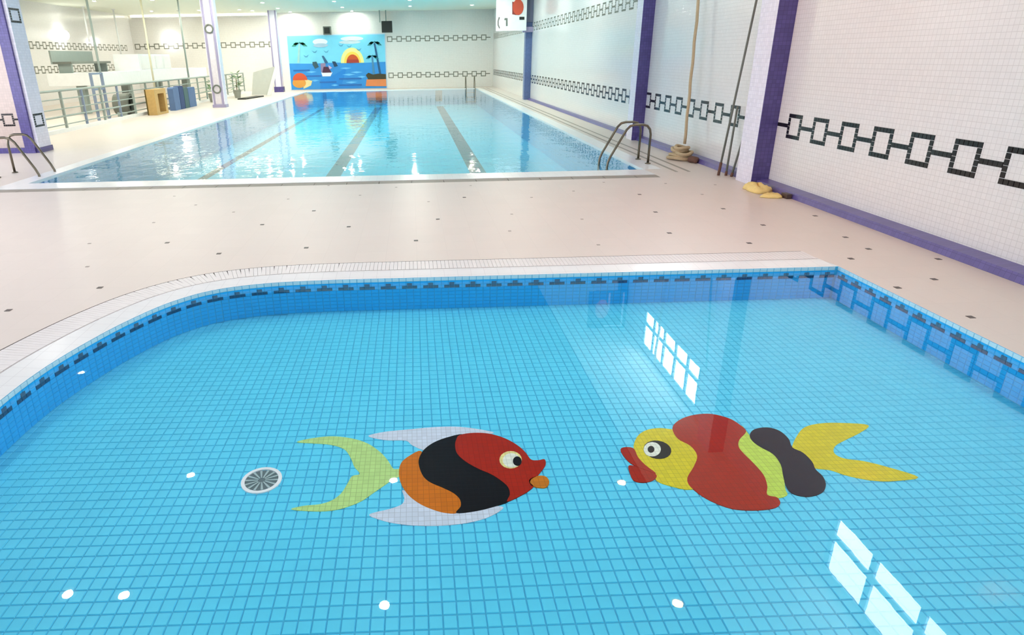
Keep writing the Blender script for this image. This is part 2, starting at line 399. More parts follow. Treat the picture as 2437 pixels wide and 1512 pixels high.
# ------------------------------------------------------------------ chain border of black tiles on the walls
TS = 0.0535
def chain_tiles(k):
    """tile centres (along, height) of square k and of the link to the next square"""
    far = 8.99+0.575*k; pts = []
    for i in range(6):
        for j in range(6):
            if i in (0, 5) or j in (0, 5): pts.append((far-TS*(i+0.5), 0.685+TS*(j+0.5)))
    for i in range(5): pts.append((far-6*TS-0.0508*(i+0.5), 0.685+TS*3))
    return pts
tile_mesh = MB().tile((0, 0, 0), (0, 1, 0), (0, 0, 1), (-1, 0, 0), TS*0.47, TS*0.47, 0.006).mesh('chain_tile', M['black_tile'])
near_pts = [p for k in range(-9, 1) for p in chain_tiles(k)]
near_pts = [p for p in near_pts if 4.4 < p[0] < 9.2]
for y, z in near_pts: place('chain_tile', tile_mesh, (XR, y, z), wall_right)
mb = MB()
for k in range(1, 60):
    for y, z in chain_tiles(k):
        if not any(a < y < b for a, b in ((9.25, 9.72), (14.7, 15.1), (29.4, 29.8))) and y < YB-0.1:
            mb.tile((XR, y, z), (0, 1, 0), (0, 0, 1), (-1, 0, 0), TS*0.47, TS*0.47, 0.006)
mb.build('chain_border', M['black_tile'], wall_right, kind='stuff')
mb = MB()
for k in range(11, 60):
    for y, z in chain_tiles(k):
        if y < YB-0.1 and not (29.4 < y < 29.8): mb.tile((XR, y, z+2.03), (0, 1, 0), (0, 0, 1), (-1, 0, 0), TS*0.42, TS*0.42, 0.006)
mb.build('upper_chain_border', M['olive_tile'], wall_right, kind='stuff')
for zz, x0, x1 in ((-0.09, -1.45, XR), (1.99, -1.45, XR), (1.82, XL+0.1, -7.8)):
    mb = MB(); x = x0
    while x < x1-0.7:
        for a, z in chain_tiles(0): mb.tile((x+8.99-a, YB, z+zz), (1, 0, 0), (0, 0, 1), (0, -1, 0), TS*0.47, TS*0.47, 0.006)
        x += 0.575
    mb.build('chain_border', M['olive_tile'], wall_back, kind='stuff')
mb = MB()
for zz in (1.74, 0.70):
    for k in range(14, 59):
        for y, z in chain_tiles(k): mb.tile((XL, y, z+zz), (0, 1, 0), (0, 0, 1), (1, 0, 0), TS*0.47, TS*0.47, 0.006)
mb.build('chain_border', M['olive_tile'], wall_left, kind='stuff')
# cross wall at left: link and square in front view
front = MB().tile((0, 0, 0), (1, 0, 0), (0, 0, 1), (0, -1, 0), 0.019, 0.019, 0.006).mesh('chain_tile', M['black_tile'])
for ox in (-8.78, -9.32):
    for i in range(6):
        for j in range(6):
            if i in (0, 5) or j in (0, 5): place('chain_tile', front, (ox+0.042*i, 14.86, 0.58+0.045*j), wall_side)
    for i in range(7): place('chain_tile', front, (ox+0.042*6+0.042*i, 14.86, 0.70), wall_side)

# ------------------------------------------------------------------ small dark inset tiles in the deck
DOTS = [(415,467),(466,488),(556,505),(624,535),(366,530),(398,578),(521,604),(729,590),(213,580),(208,635),(238,685),(20,739),(686,474),(747,502),(830,540),(857,465),(943,446),(782,442),(990,573),(1042,522),(1020,480),(1105,470),(1120,442),(1218,510),(1213,550),(1265,470),(1365,455),(1385,522),(1424,583),(1437,434),(1522,463),(1560,505),(1593,555),(1584,437),(1671,463),(1721,497),(1783,579),(1816,536),(1702,440),(1820,465),(1940,514),(2012,565),(2025,616),(2067,593),(2136,685),(2223,665),(2233,617),(2310,755)]
inset = MB().box(-0.022, 0.022, -0.022, 0.022, 0.0, 0.0025).mesh('inset_tile', M['inset'])
faint = MB().box(-0.016, 0.016, -0.014, 0.014, 0.0, 0.0025).mesh('inset_tile', mat('pale_inset_tile', (160, 146, 138), 0.4))
PALE = {(415,467),(466,488),(782,442),(943,446),(857,465),(1120,442),(1213,550),(1218,510),(1265,470),(1365,455),(1437,434),(1584,437),(1424,583),(213,580),(208,635),(556,505),(686,474),(366,530),(1671,463),(1702,440),(1020,480),(1385,522)}
for d in DOTS:
    p = on_z(*d); place('inset_tile', faint if d in PALE else inset, (p.x, p.y, 0), floor)

# ------------------------------------------------------------------ small pool
FZ = -0.30
pool = thing('paddling_pool', (0.6, 3, FZ), 'shallow turquoise mosaic paddling pool with two fish, in the foreground', 'pool')
bed = MB()
ring = [(p.x, p.y) for p in POOL_EDGE]+[(3.74, 0.7)]
bed.add([(x, y, FZ) for x, y in ring], [tuple(range(len(ring)))[::-1]])
bed.build('pool_floor', M['grout'], pool)
wallring = [Vector((x, y)) for x, y in ring]
mb = MB(); k = len(wallring)
for i in range(k):
    a, b = wallring[i], wallring[(i+1) % k]
    mb.add([(a.x, a.y, FZ), (b.x, b.y, FZ), (b.x, b.y, 0), (a.x, a.y, 0)], [(0, 1, 2, 3)])
mb.build('pool_wall', M['grout'], pool)
# floor tiles: the nearest 300 in view singly, the rest joined
def inside(x, y, m=0.03):
    if x > 3.74-m or y < 0.7+m or y > 5.45-m: return False
    # boundary on the left / rounded corner
    for i in range(len(NEAR)-1):
        a, b = NEAR[i], NEAR[i+1]
        if a.y <= y < b.y:
            t = (y-a.y)/(b.y-a.y); return x > a.x+(b.x-a.x)*t+m
    return True
cells = []
nx, ny = int(6.4/TX), int(4.9/TY)
for j in range(ny):
    for i in range(nx):
        x, y = -2.43+TX*(i+0.5), 0.70+TY*(j+0.5)
        if inside(x, y, -0.032): cells.append((x, y))
def in_frame(x, y):
    u, v = project((x, y, FZ)); return -5 < u < W_PX+5 and v < H_PX+8
vis = sorted([c for c in cells if in_frame(*c)], key=lambda c: c[1]*1.0+abs(c[0])*0.02)
single = set(vis[:298])
tm = [MB().tile((0, 0, 0), (1, 0, 0), (0, 1, 0), (0, 0, 1), TX/2-0.0025, TY/2-0.0025, 0.004).mesh('floor_tile', M['pool_tile'])]
mb = MB()
for c in cells:
    if c in single: place('floor_tile', tm[0], (c[0], c[1], FZ), pool)
    else: mb.tile((c[0], c[1], FZ), (1, 0, 0), (0, 1, 0), (0, 0, 1), TX/2-0.0025, TY/2-0.0025, 0.004)
mb.build('floor_tile_field', M['pool_tile'], pool, kind='stuff')
# wall tiles and the stepped border motif, laid out along the perimeter
path = POOL_EDGE+[Vector((3.74, 0.72))]
seglen = [(path[i+1]-path[i]).length for i in range(len(path)-1)]; total = sum(seglen)
def along(s):
    for i, L in enumerate(seglen):
        if s <= L or i == len(seglen)-1:
            t = (path[i+1]-path[i]).normalized(); return path[i]+t*s, t
        s -= L
WT = 0.0615
motif_mesh = MB().tile((0, 0, 0), (1, 0, 0), (0, 0, 1), (0, -1, 0), 0.022, 0.013, 0.005).mesh('border_tile', M['navy_tile'])
mb = MB(); mbw = MB(); ncol = int(total/WT)
for c in range(ncol):
    s = (c+0.5)*WT; p, t = along(s); n = Vector((t.y, -t.x, 0))
    for r in range(9):
        z = -0.018-0.0325*r
        (mbw if r == 0 else mb).tile((p.x, p.y, z), (t.x, t.y, 0), (0, 0, 1), n, WT/2-0.002, 0.0146, 0.004)
mb.build('wall_tile_field', M['pool_wall_tile'], pool, kind='stuff'); mbw.build('waterline_tile_row', mat('pale_waterline_tile', (190, 226, 236), 0.3), pool, kind='stuff', label='pale waterline tiles')
s = 0.10
while s < total-0.05:
    p0, _ = along(s)
    if p0.y > 2.6:
        for ds, z in ((-0.045, -0.085), (0, -0.085), (0.045, -0.085), (0, -0.061)):
            p, t = along(s+ds); q = p+Vector((t.y, -t.x))*0.003
            o = place('border_tile', motif_mesh, (q.x, q.y, z), pool, math.atan2(t.y, t.x))
    s += 0.186
# coping rim and overflow gutter
mb = MB()
for i in range(len(POOL_EDGE)-1):
    a, b, c, d = POOL_EDGE[i], POOL_EDGE[i+1], GROOVE_IN[i+1], GROOVE_IN[i]
    mb.add([(a.x, a.y, -0.012), (b.x, b.y, -0.012), (c.x, c.y, 0.004), (d.x, d.y, 0.004), (c.x, c.y, -0.05), (d.x, d.y, -0.05)], [(0, 3, 2, 1)[::-1], (3, 5, 4, 2)])
mb.build('coping', M['coping'], pool)
mb = MB()
for i in range(len(POOL_EDGE)-1):
    a, b, c, d = GROOVE_IN[i], GROOVE_IN[i+1], GROOVE_OUT[i+1], GROOVE_OUT[i]
    mb.add([(a.x, a.y, -0.03), (b.x, b.y, -0.03), (c.x, c.y, -0.03), (d.x, d.y, -0.03), (c.x, c.y, 0), (d.x, d.y, 0)], [(0, 1, 2, 3), (3, 2, 4, 5)])
mb.build('gutter_channel', M['channel'], pool)
gp = [(GROOVE_IN[i]+GROOVE_OUT[i])/2 for i in range(len(GROOVE_IN))]
gl = [(gp[i+1]-gp[i]).length for i in range(len(gp)-1)]; gt = sum(gl)
def galong(s):
    for i, L in enumerate(gl):
        if s <= L or i == len(gl)-1:
            t = (gp[i+1]-gp[i]).normalized(); return gp[i]+t*s, t
        s -= L
slat = MB().box(-0.0170, 0.0170, -0.122, 0.122, -0.028, 0.003).mesh('gutter_slat', M['slat'])
s = gt-0.02; count = 0
while s > 0.4 and count < 260:
    p, t = galong(s); place('gutter_slat', slat, (p.x, p.y, 0), pool, math.atan2(t.y, t.x)); s -= 0.0365; count += 1
mb = MB()
while s > 0.0:
    p, t = galong(s); n = Vector((-t.y, t.x))
    P = [p+t*a+n*b for a, b in ((-0.017, -0.122), (0.017, -0.122), (0.017, 0.122), (-0.017, 0.122))]
    mb.slab([(q.x, q.y, -0.02) for q in P], (0, 0, 1), 0.023); s -= 0.0365
if mb.v: mb.build('gutter_slat_run', M['slat'], pool, kind='stuff')
# drain on the floor
dr = on_z(623, 1146, FZ)
ringm = MB(); seg = 28
for r0, r1, z0, z1 in ((0.088, 0.107, 0.004, 0.010),):
    V = []; F = []
    for kk in range(seg):
        a = 2*math.pi*kk/seg
        for r, z in ((r0, 0), (r0, z1), (r1, z1), (r1, 0)): V.append((dr.x+r*math.cos(a), dr.y+r*1.08*math.sin(a), FZ+z))
    for kk in range(seg):
        for j in range(3): F.append((kk*4+j, kk*4+j+1, ((kk+1) % seg)*4+j+1, ((kk+1) % seg)*4+j))
    ringm.add(V, F)
drain = thing('floor_drain', (dr.x, dr.y, FZ+0.004), 'round slotted floor drain with a white rim, left of the striped fish', 'drain')
ringm.build('drain_rim', M['white_gloss'], drain)
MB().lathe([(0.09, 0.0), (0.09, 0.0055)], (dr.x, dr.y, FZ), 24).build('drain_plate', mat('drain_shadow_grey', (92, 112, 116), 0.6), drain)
for kk in range(14):
    a = 2*math.pi*kk/14; b = MB()
    u = Vector((math.cos(a), math.sin(a), 0)); v = Vector((-u.y, u.x, 0))
    c0 = Vector((dr.x, dr.y, FZ+0.0055))
    b.slab([c0+u*0.02-v*0.003, c0+u*0.088-v*0.0065, c0+u*0.088+v*0.0065, c0+u*0.02+v*0.003], (0, 0, 1), 0.003)
    b.build('drain_rib', mat('drain_rib_grey', (168, 190, 190), 0.5) if kk == 0 else bpy.data.materials['drain_rib_grey'], drain)

# water of the small pool
wm = MB(); wr = [(p.x, p.y) for p in offset_path(NEAR, -0.002)]+[(3.738, 5.448), (3.738, 0.71)]
wm.add([(x, y, WZ) for x, y in wr], [tuple(range(len(wr)))[::-1]])
tag(wm.build('paddling_pool_water', M['water_near']), 'still clear water filling the small foreground pool, mirroring windows', 'water', kind='stuff')

# ------------------------------------------------------------------ the two fish mosaics
def fish_part(name, fish, crop, pts, m, layer, sub=4, raw=False):
    ox, oy, k = crop
    pp = pts if raw else [(p.x, p.y) for p in spline(pts, sub)]
    P = [on_z(ox+x/k, oy+y/k, FZ) for x, y in pp]
    P = [(p.x, p.y, FZ+0.0035) for p in P]
    return MB().slab(P, (0, 0, 1), 0.002+0.0009*layer).build(name, m, fish)
c1 = (600, 950, 2.69)
p = on_z(1030, 1130, FZ)
f1 = thing('fish_mosaic', (p.x, p.y, FZ+0.004), 'red, black and orange striped fish mosaic with pale green forked tail, facing right', 'mosaic', 'fish on the small pool floor')
fish_part('tail_fin', f1, c1, [(285,280),(400,254),(520,244),(640,258),(740,290),(820,345),(870,400),(905,452),(945,455),(945,500),(905,515),(860,550),(780,605),(700,660),(600,700),(500,722),(380,725),(250,712),(330,690),(430,680),(510,655),(570,610),(612,545),(640,500),(690,485),(655,440),(635,390),(600,335),(550,310),(480,295),(400,290)], M['f_green'], 0)
fish_part('upper_fin', f1, c1, [(745,240),(850,215),(1000,200),(1150,186),(1300,182),(1430,195),(1550,222),(1420,240),(1300,262),(1200,290),(1110,330),(1075,325),(1020,298),(985,272),(880,270),(800,260)], M['f_white'], 0)
fish_part('lower_fin', f1, c1, [(962,590),(975,640),(958,680),(880,710),(750,745),(820,780),(930,805),(1080,818),(1250,815),(1400,795),(1520,760),(1610,700),(1500,690),(1400,700),(1310,720),(1200,715),(1080,670),(1010,610)], M['f_white'], 0)
fish_part('orange_stripe', f1, c1, [(940,480),(955,415),(1010,368),(1080,338),(1100,400),(1120,460),(1150,510),(1200,550),(1270,590),(1325,640),(1338,690),(1310,737),(1230,735),(1150,712),(1070,675),(1000,620),(955,550)], M['f_orange'], 1)
fish_part('black_stripe', f1, c1, [(1345,232),(1240,255),(1160,287),(1100,332),(1068,390),(1070,440),(1095,500),(1140,540),(1220,575),(1290,610),(1330,650),(1335,695),(1308,737),(1420,727),(1530,702),(1640,665),(1670,620),(1650,575),(1610,530),(1530,470),(1450,430),(1370,380),(1330,330),(1320,280)], M['f_black'], 2)
fish_part('red_head', f1, c1, [(1330,238),(1420,224),(1520,230),(1620,260),(1700,305),(1750,350),(1785,395),(1830,400),(1872,394),(1878,430),(1850,470),(1825,500),(1790,520),(1780,545),(1800,570),(1740,615),(1635,665),(1650,620),(1640,575),(1600,535),(1530,490),(1450,455),(1370,410),(1315,360),(1300,310),(1306,270)], M['f_red'], 3)
fish_part('lower_lip', f1, c1, [(1775,525),(1830,500),(1880,505),(1902,540),(1880,575),(1830,575),(1785,560)], M['f_lip'], 3)
eye = fish_part('eye', f1, c1, ellipse(1655, 398, 72, 56), M['f_eyey'], 4, raw=True)
fish_part('eye_white', eye, c1, ellipse(1660, 402, 56, 46), M['f_eye'], 5, raw=True)
fish_part('pupil', eye, c1, ellipse(1697, 408, 28, 30), M['f_black'], 6, raw=True)
c2 = (1400, 900, 2.35)
p = on_z(1720, 1110, FZ)
f2 = thing('fish_mosaic', (p.x, p.y, FZ+0.004), 'yellow faced fish mosaic with red body and red lips, facing left', 'mosaic', 'fish on the small pool floor')
fish_part('tail_fin', f2, c2, [(1140,395),(1165,330),(1210,280),(1300,258),(1420,256),(1565,268),(1520,310),(1440,350),(1380,385),(1375,425),(1430,455),(1540,470),(1680,505),(1845,560),(1720,580),(1600,580),(1460,555),(1350,520),(1270,510),(1235,470),(1180,425)], M['f_yellow'], 0)
fish_part('yellow_head', f2, c2, [(560,290),(470,292),(400,285),(330,295),(280,325),(255,375),(260,420),(300,480),(370,540),(380,578),(440,605),(580,630),(640,560),(660,450),(620,350)], M['f_yellow'], 1)
fish_part('lower_lip', f2, c2, [(228,495),(300,512),(378,545),(368,575),(310,592),(255,580),(233,540)], M['f_red'], 2)
fish_part('upper_lip', f2, c2, [(180,405),(215,393),(255,403),(278,450),(320,495),(378,540),(330,525),(250,492),(203,450)], M['f_red'], 3)
fish_part('lime_stripe', f2, c2, [(850,270),(905,330),(960,390),(1030,430),(1078,490),(1092,560),(1102,630),(1112,660),(1060,678),(980,670),(950,610),(900,500),(840,430),(820,350)], M['f_lime'], 1)
fish_part('red_body', f2, c2, [(470,285),(510,240),(590,212),(690,207),(790,233),(850,270),(882,305),(845,350),(840,390),(870,430),(930,490),(980,550),(1000,610),(1000,660),(1055,675),(1072,710),(1030,737),(920,747),(800,737),(680,692),(600,640),(560,600),(555,560),(590,500),(608,440),(570,385),(500,345)], M['f_red'], 2)
fish_part('dark_band', f2, c2, [(903,320),(930,293),(1000,283),(1070,303),(1120,348),(1140,395),(1200,425),(1250,475),(1270,518),(1312,560),(1327,610),(1302,650),(1230,670),(1150,657),(1110,620),(1090,560),(1075,490),(1030,430),(950,385),(910,350)], M['f_navy'], 3)
eye = fish_part('eye', f2, c2, ellipse(386, 408, 78, 50, rot=0.15), M['f_black'], 4, raw=True)
fish_part('eye_white', eye, c2, ellipse(357, 407, 48, 40), M['f_eye'], 5, raw=True)
fish_part('pupil', eye, c2, ellipse(350, 408, 19, 19), M['f_black'], 6, raw=True)

# ------------------------------------------------------------------ big pool
BZ = -0.9
big = thing('swimming_pool', ((BX0+BX1)/2, (BY0+BY1)/2, BZ), 'long rectangular swimming pool with dark lane lines reaching the end wall', 'pool')
mb = MB(); mb.add([(BX0, BY0, BZ), (BX1, BY0, BZ), (BX1, BY1, BZ), (BX0, BY1, BZ)], [(0, 1, 2, 3)]); mb.build('pool_floor', M['big_pool'], big)
mb = MB(); cr = [(BX0, BY0), (BX1, BY0), (BX1, BY1), (BX0, BY1)]
for i in range(4):
    a, b = cr[i], cr[(i+1) % 4]; mb.add([(a[0], a[1], BZ), (b[0], b[1], BZ), (b[0], b[1], -0.05), (a[0], a[1], -0.05)], [(3, 2, 1, 0)])
mb.build('pool_wall', M['big_wall'], big)
for xc, w in ((-5.2, 0.22), (-2.0, 0.36), (1.57, 0.40)):
    MB().box(xc-w/2, xc+w/2, BY0+0.3, BY1-1.2, BZ, BZ+0.004).build('lane_line', M['lane'], big)
    MB().box(xc-w/2, xc+w/2, BY1-0.012, BY1, BZ+0.2, -0.08).build('lane_mark', M['lane'], big)
# coping around the basin
mb = MB()
mb.box(BX0-0.30, BX1+0.02, BY0-0.50, BY0, -0.05, 0.003)
mb.box(BX0-0.30, BX0, BY0, BY1+0.30, -0.05, 0.003); mb.box(BX1, BX1+0.30, BY0, BY1+0.30, -0.05, 0.003)
mb.box(BX0, BX1, BY1, BY1+0.30, -0.05, 0.003)
mb.build('coping', M['coping'], big)
# covered overflow slot along the near end
mb = MB(); x = BX0-0.30
mb.box(BX0-0.30, BX1+0.02, BY0-0.75, BY0-0.50, -0.06, -0.035)
mb.build('gutter_channel', M['channel'], big)
sl = MB().box(-0.245, 0.245, -0.74, -0.51, -0.03, -0.004).mesh('gutter_cover', M['slot'])
k = 0
while x < BX1-0.1:
    place('gutter_cover', sl, (x+0.25, BY0, 0), big); x += 0.5
mb = MB()
for xx in (BX1+0.42, BX1+0.62):
    mb.box(xx, xx+0.045, BY0-0.3, BY1, 0.0, 0.003)
mb.build('deck_channel', M['slot'], big)
wm = MB(); wm.add([(BX0+0.002, BY0+0.002, WZ+0.02), (BX1-0.002, BY0+0.002, WZ+0.02), (BX1-0.002, BY1-0.002, WZ+0.02), (BX0+0.002, BY1-0.002, WZ+0.02)], [(0, 1, 2, 3)])
tag(wm.build('swimming_pool_water', M['water_far']), 'gently rippled water of the long swimming pool mirroring the mural', 'water', kind='stuff')

# ------------------------------------------------------------------ columns
def column(name, x0, x1, y0, y1, label, front, side, cap=None):
    t = thing(name, ((x0+x1)/2, (y0+y1)/2, 0), label, 'column', 'tiled columns around the hall')
    MB().box(x0+0.004, x1, y0+0.004, y1, 0, ZC).build('shaft', side, t)
    MB().box(x0, x1, y0, y0+0.004, 0, ZC).build('front_facing', front, t, label='mosaic front face')
    return t
column('column', 4.80, XR, 9.25, 9.72, 'purple mosaic column nearest on the right wall, yellow cloth at its foot', M['purple'], M['lavender'])
t = column('column', 4.80, XR, 14.70, 15.10, 'purple mosaic column on the right wall behind the pool ladder', M['purple'], M['lavender'])
pb = on_y(1558, 90, 14.69); MB().box(pb.x-0.03, pb.x+0.05, 14.66, 14.70, pb.z-0.05, pb.z+0.05).build('junction_box', M['navy'], t)
t = column('column', 4.78, XR, 29.40, 29.80, 'slim slate blue mosaic column farthest along the right wall', M['slate'], M['slate'])
a = on_y(1245, 72, 29.4)
MB().box(4.62, XR, 29.25, 29.40, a.z-0.08, a.z+0.12).build('collar', M['lav_line'], t)
MB().box(4.74, XR, 29.30, 29.40, a.z+0.3, ZC).build('upper_casing', mat('slate_casing', (96, 100, 124), 0.5), t)
# left row
t = thing('column', (-8.25, 15.05, 0), 'tall pale lavender column with dark purple edge at the left frame side', 'column', 'tiled columns around the hall')
MB().box(-8.40, -8.19, 14.74, 14.80, 0, ZC).build('dark_edge', M['purple'], t, label='dark purple edge')
MB().box(-8.42, -8.12, 14.80, 15.30, 0, ZC).build('shaft', M['lavender'], t)
MB().box(-8.30, -8.10, 14.78, 15.32, 0, 0.11).build('foot_band', M['purple'], t)
smot = MB().tile((0, 0, 0), (0, 1, 0), (0, 0, 1), (1, 0, 0), 0.028, 0.021, 0.005).mesh('chain_tile', M['black_tile'])
for zz in (0.55, 2.62):
    for i in range(6):
        for j in range(6):
            if i in (0, 5) or j in (0, 5): place('chain_tile', smot, (-8.12, 14.86+0.065*i, zz+0.047*j), t)
t = thing('column', (-7.93, 28.55, 0), 'pale pink column outlined in grey violet with round motifs, beside the left pool edge', 'column', 'tiled columns around the hall')
MB().box(-8.18, -7.68, 28.4, 28.8, 0, ZC).build('shaft', M['lavender'], t)
MB().box(-8.06, -7.82, 28.385, 28.4, 0.15, ZC).build('front_panel', M['lav_fill'], t)
for x0 in (-8.14, -7.80): MB().box(x0, x0+0.08, 28.375, 28.4, 0, ZC).build('edge_line', M['lav_line'], t)
MB().box(-8.2, -7.66, 28.37, 28.82, 0, 0.12).build('foot_band', M['lav_line'], t)
for zz in (0.72, 2.98):
    rr = [Vector((-7.94+0.15*math.cos(a), 28.372, zz+0.15*math.sin(a))) for a in [2*math.pi*i/18 for i in range(18)]]
    MB().tube(rr, 0.032, 6, closed=True).build('round_motif', M['grey'], t)
t = thing('column', (-7.85, 41.2, 0), 'slim pale column left of the painted mural', 'column', 'tiled columns around the hall')
MB().box(-8.08, -7.62, 41.0, 41.4, 0, ZC).build('shaft', M['lavender'], t)
for x0 in (-8.08, -7.70): MB().box(x0, x0+0.08, 40.985, 41.0, 0, ZC).build('edge_line', M['lav_line'], t)
MB().box(-8.12, -7.58, 40.97, 41.42, 0, 0.3).build('foot_band', M['purple'], t)

# ------------------------------------------------------------------ painted mural on the end wall
a, b = on_y(683, 86, YB), on_y(920, 211, YB)
MX0, MX1, MZ0, MZ1 = a.x, b.x, 0.03, a.z
mur = thing('wall_mural', ((MX0+MX1)/2, YB, MZ0), 'bright seaside mural with setting sun, palms and boat on the end wall', 'mural')
def MP(x, y):                                   # crop pixel of the mural close-up -> wall point
    return (MX0+(x-90)/(1790-90)*(MX1-MX0), MZ1-(y-390)/(1340-390)*(MZ1-MZ0))
def mpart(name, pts, col, layer, parent=mur):
    P = [(MP(x, y)[0], YB-0.03-0.006*layer, MP(x, y)[1]) for x, y in pts]
    key = 'mural_%d_%d_%d' % col
    m = bpy.data.materials.get(key) or mat(key, col, 0.45, var=0.08, scale=3)
    return MB().slab(P, (0, -1, 0), 0.006).build(name, m, parent)
MB().box(MX0-0.05, MX1+0.05, YB-0.03, YB, MZ0-0.02, MZ1+0.05).build('mural_panel', mat('mural_panel_edge', (190, 214, 236), 0.5), mur)
rect = lambda x0, x1, y0, y1: [(x0, y0), (x1, y0), (x1, y1), (x0, y1)]
mpart('painted_sky', rect(90, 1790, 390, 900), (118, 206, 236), 0)
mpart('painted_sea', [(90, 870), (500, 880), (900, 868), (1300, 885), (1790, 870), (1790, 1340), (90, 1340)], (44, 140, 216), 1)
mpart('sea_swell', [(620, 1170), (800, 1120), (1100, 960), (1000, 1250), (1350, 1320), (600, 1330)], (20, 128, 214), 2)
for i, (x0, x1, y) in enumerate(((370, 560, 1025), (980, 1180, 970), (1010, 1250, 1085), (1060, 1270, 1225), (800, 930, 1270), (1280, 1430, 1130), (430, 600, 1180), (1160, 1380, 1045))):
    mpart('wave', [(x0, y), ((x0+x1)/2, y-14), (x1, y), ((x0+x1)/2, y+20)], (104, 190, 244), 3)
for i, (x0, x1, y) in enumerate(((150, 440, 995), (950, 1350, 1160), (940, 1350, 1275), (600, 900, 1215), (330, 640, 1100))):
    mpart('wave_shade', [(x0, y-12), (x1, y-14), (x1, y+16), (x0, y+14)], (28, 100, 178), 3)
halfdisc = lambda cx, cy, rx, ry, n=16: [(cx+rx*math.cos(math.pi*k/n), cy-ry*math.sin(math.pi*k/n)) for k in range(n+1)]
sun = mpart('painted_sun', halfdisc(1205, 880, 205, 270), (232, 238, 150), 2)
mpart('sun_ring', halfdisc(1208, 880, 150, 200), (250, 206, 84), 3, sun)
mpart('sun_disc', halfdisc(1212, 880, 112, 150), (196, 76, 20), 4, sun)
mpart('sun_core', [(1110, 820), (1315, 820), (1325, 880), (1105, 880)], (164, 56, 40), 5, sun)
mpart('cloud', ellipse(660, 500, 130, 55), (222, 234, 246), 1); mpart('cloud_shade', ellipse(665, 560, 130, 36), (160, 190, 212), 2)
mpart('cloud', ellipse(1220, 455, 200, 40), (206, 226, 236), 1); mpart('cloud', ellipse(1180, 515, 190, 30), (184, 204, 214), 1)
for x, y in ((550, 665), (755, 665), (395, 740), (1020, 560), (1165, 580), (1330, 640)):
    mpart('gull', [(x-50, y-18), (x, y+8), (x+50, y-22), (x+20, y+26), (x-15, y+26)], (84, 160, 200), 2)
def palm(x, y, w, col, trunk_to, tcol):
    tr = mpart('painted_palm', [(x-14, y), (x+14, y), (trunk_to[0]+20, trunk_to[1]), (trunk_to[0]-20, trunk_to[1])], tcol, 4)
    for dx, dy in ((-1, 0.5), (-0.8, 0.05), (0.8, 0.05), (1, 0.5), (0.1, -0.35)):
        mpart('palm_frond', [(x, y-22), (x+dx*w*0.55, y+dy*w*0.25-34), (x+dx*w, y+dy*w*0.6), (x+dx*w*0.5, y+dy*w*0.3+16)], col, 5, tr)
palm(295, 530, 140, (44, 130, 106), (250, 860), (150, 200, 200))
palm(1610, 540, 130, (20, 116, 120), (1690, 1100), (24, 84, 130))
palm(1560, 780, 120, (20, 124, 140), (1575, 1090), (70, 130, 170))
mpart('island_rock', [(1430, 1100), (1480, 1060), (1560, 1095), (1650, 1080), (1790, 1090), (1790, 1180), (1470, 1180)], (56, 52, 24), 5)
mpart('sand_bank', [(1440, 1180), (1790, 1180), (1790, 1310), (1420, 1300)], (218, 132, 78), 4)
mpart('beach_umbrella', halfdisc(255, 1170, 130, 130), (204, 80, 44), 5)
mpart('beach_ball', ellipse(235, 1220, 120, 90), (214, 150, 62), 4); mpart('beach_towel', [(330, 1150), (470, 1185), (440, 1270), (300, 1330)], (220, 206, 150), 3)
boat = mpart('painted_boat', [(640, 1040), (840, 1040), (800, 1110), (660, 1110)], (224, 232, 244), 5)
mpart('boat_cabin', [(690, 940), (770, 940), (825, 1045), (660, 1045)], (70, 26, 58), 6, boat)
mpart('boat_sail', [(670, 745), (705, 745), (775, 865), (720, 880)], (40, 96, 136), 6, boat)
mpart('boat_deck', [(640, 880), (730, 870), (720, 1040), (640, 1030)], (140, 126, 160), 5, boat)
mpart('small_boat', [(500, 850), (570, 845), (605, 940), (540, 970), (500, 900)], (40, 78, 92), 6)
mpart('small_boat', [(845, 845), (905, 850), (945, 930), (880, 945)], (20, 60, 92), 6)
mpart('boat_pennant', [(775, 910), (840, 960), (790, 985)], (206, 176, 210), 7, boat)

# speakers above the mural
def speaker(px, py, s, y, label, hang):
    p = on_y(px, py, y)
    t = thing('loudspeaker', (p.x, y, p.z), label, 'speaker', 'speakers above the mural')
    MB().box(p.x-s/2, p.x+s/2, y-s*0.4, y+s*0.4, p.z-s/2, p.z+s/2).build('cabinet', M['black'] if hang else M['grey'], t)
    MB().box(p.x-s*0.36, p.x+s*0.36, y-s*0.4-0.02, y-s*0.4, p.z-s*0.36, p.z+s*0.36).build('grille', M['black'], t)
    if hang:
        for dx in (-0.42, -0.05): MB().tube([(p.x+dx*s*1.6, y, p.z+s*0.4), (p.x+dx*s*1.6, y, ZC)], 0.035, 6).build('hanging_rod', M['grey_paint'], t)
    else:
        MB().box(p.x-0.05, p.x+0.05, y+s*0.4, YB, p.z-0.05, p.z+0.05).build('bracket', M['grey_paint'], t)
speaker(921, 64, 0.62, 42.6, 'black loudspeaker hanging at the right end of the mural', True)
speaker(779, 73, 0.46, 42.9, 'grey loudspeaker on the wall above the middle of the mural', False)

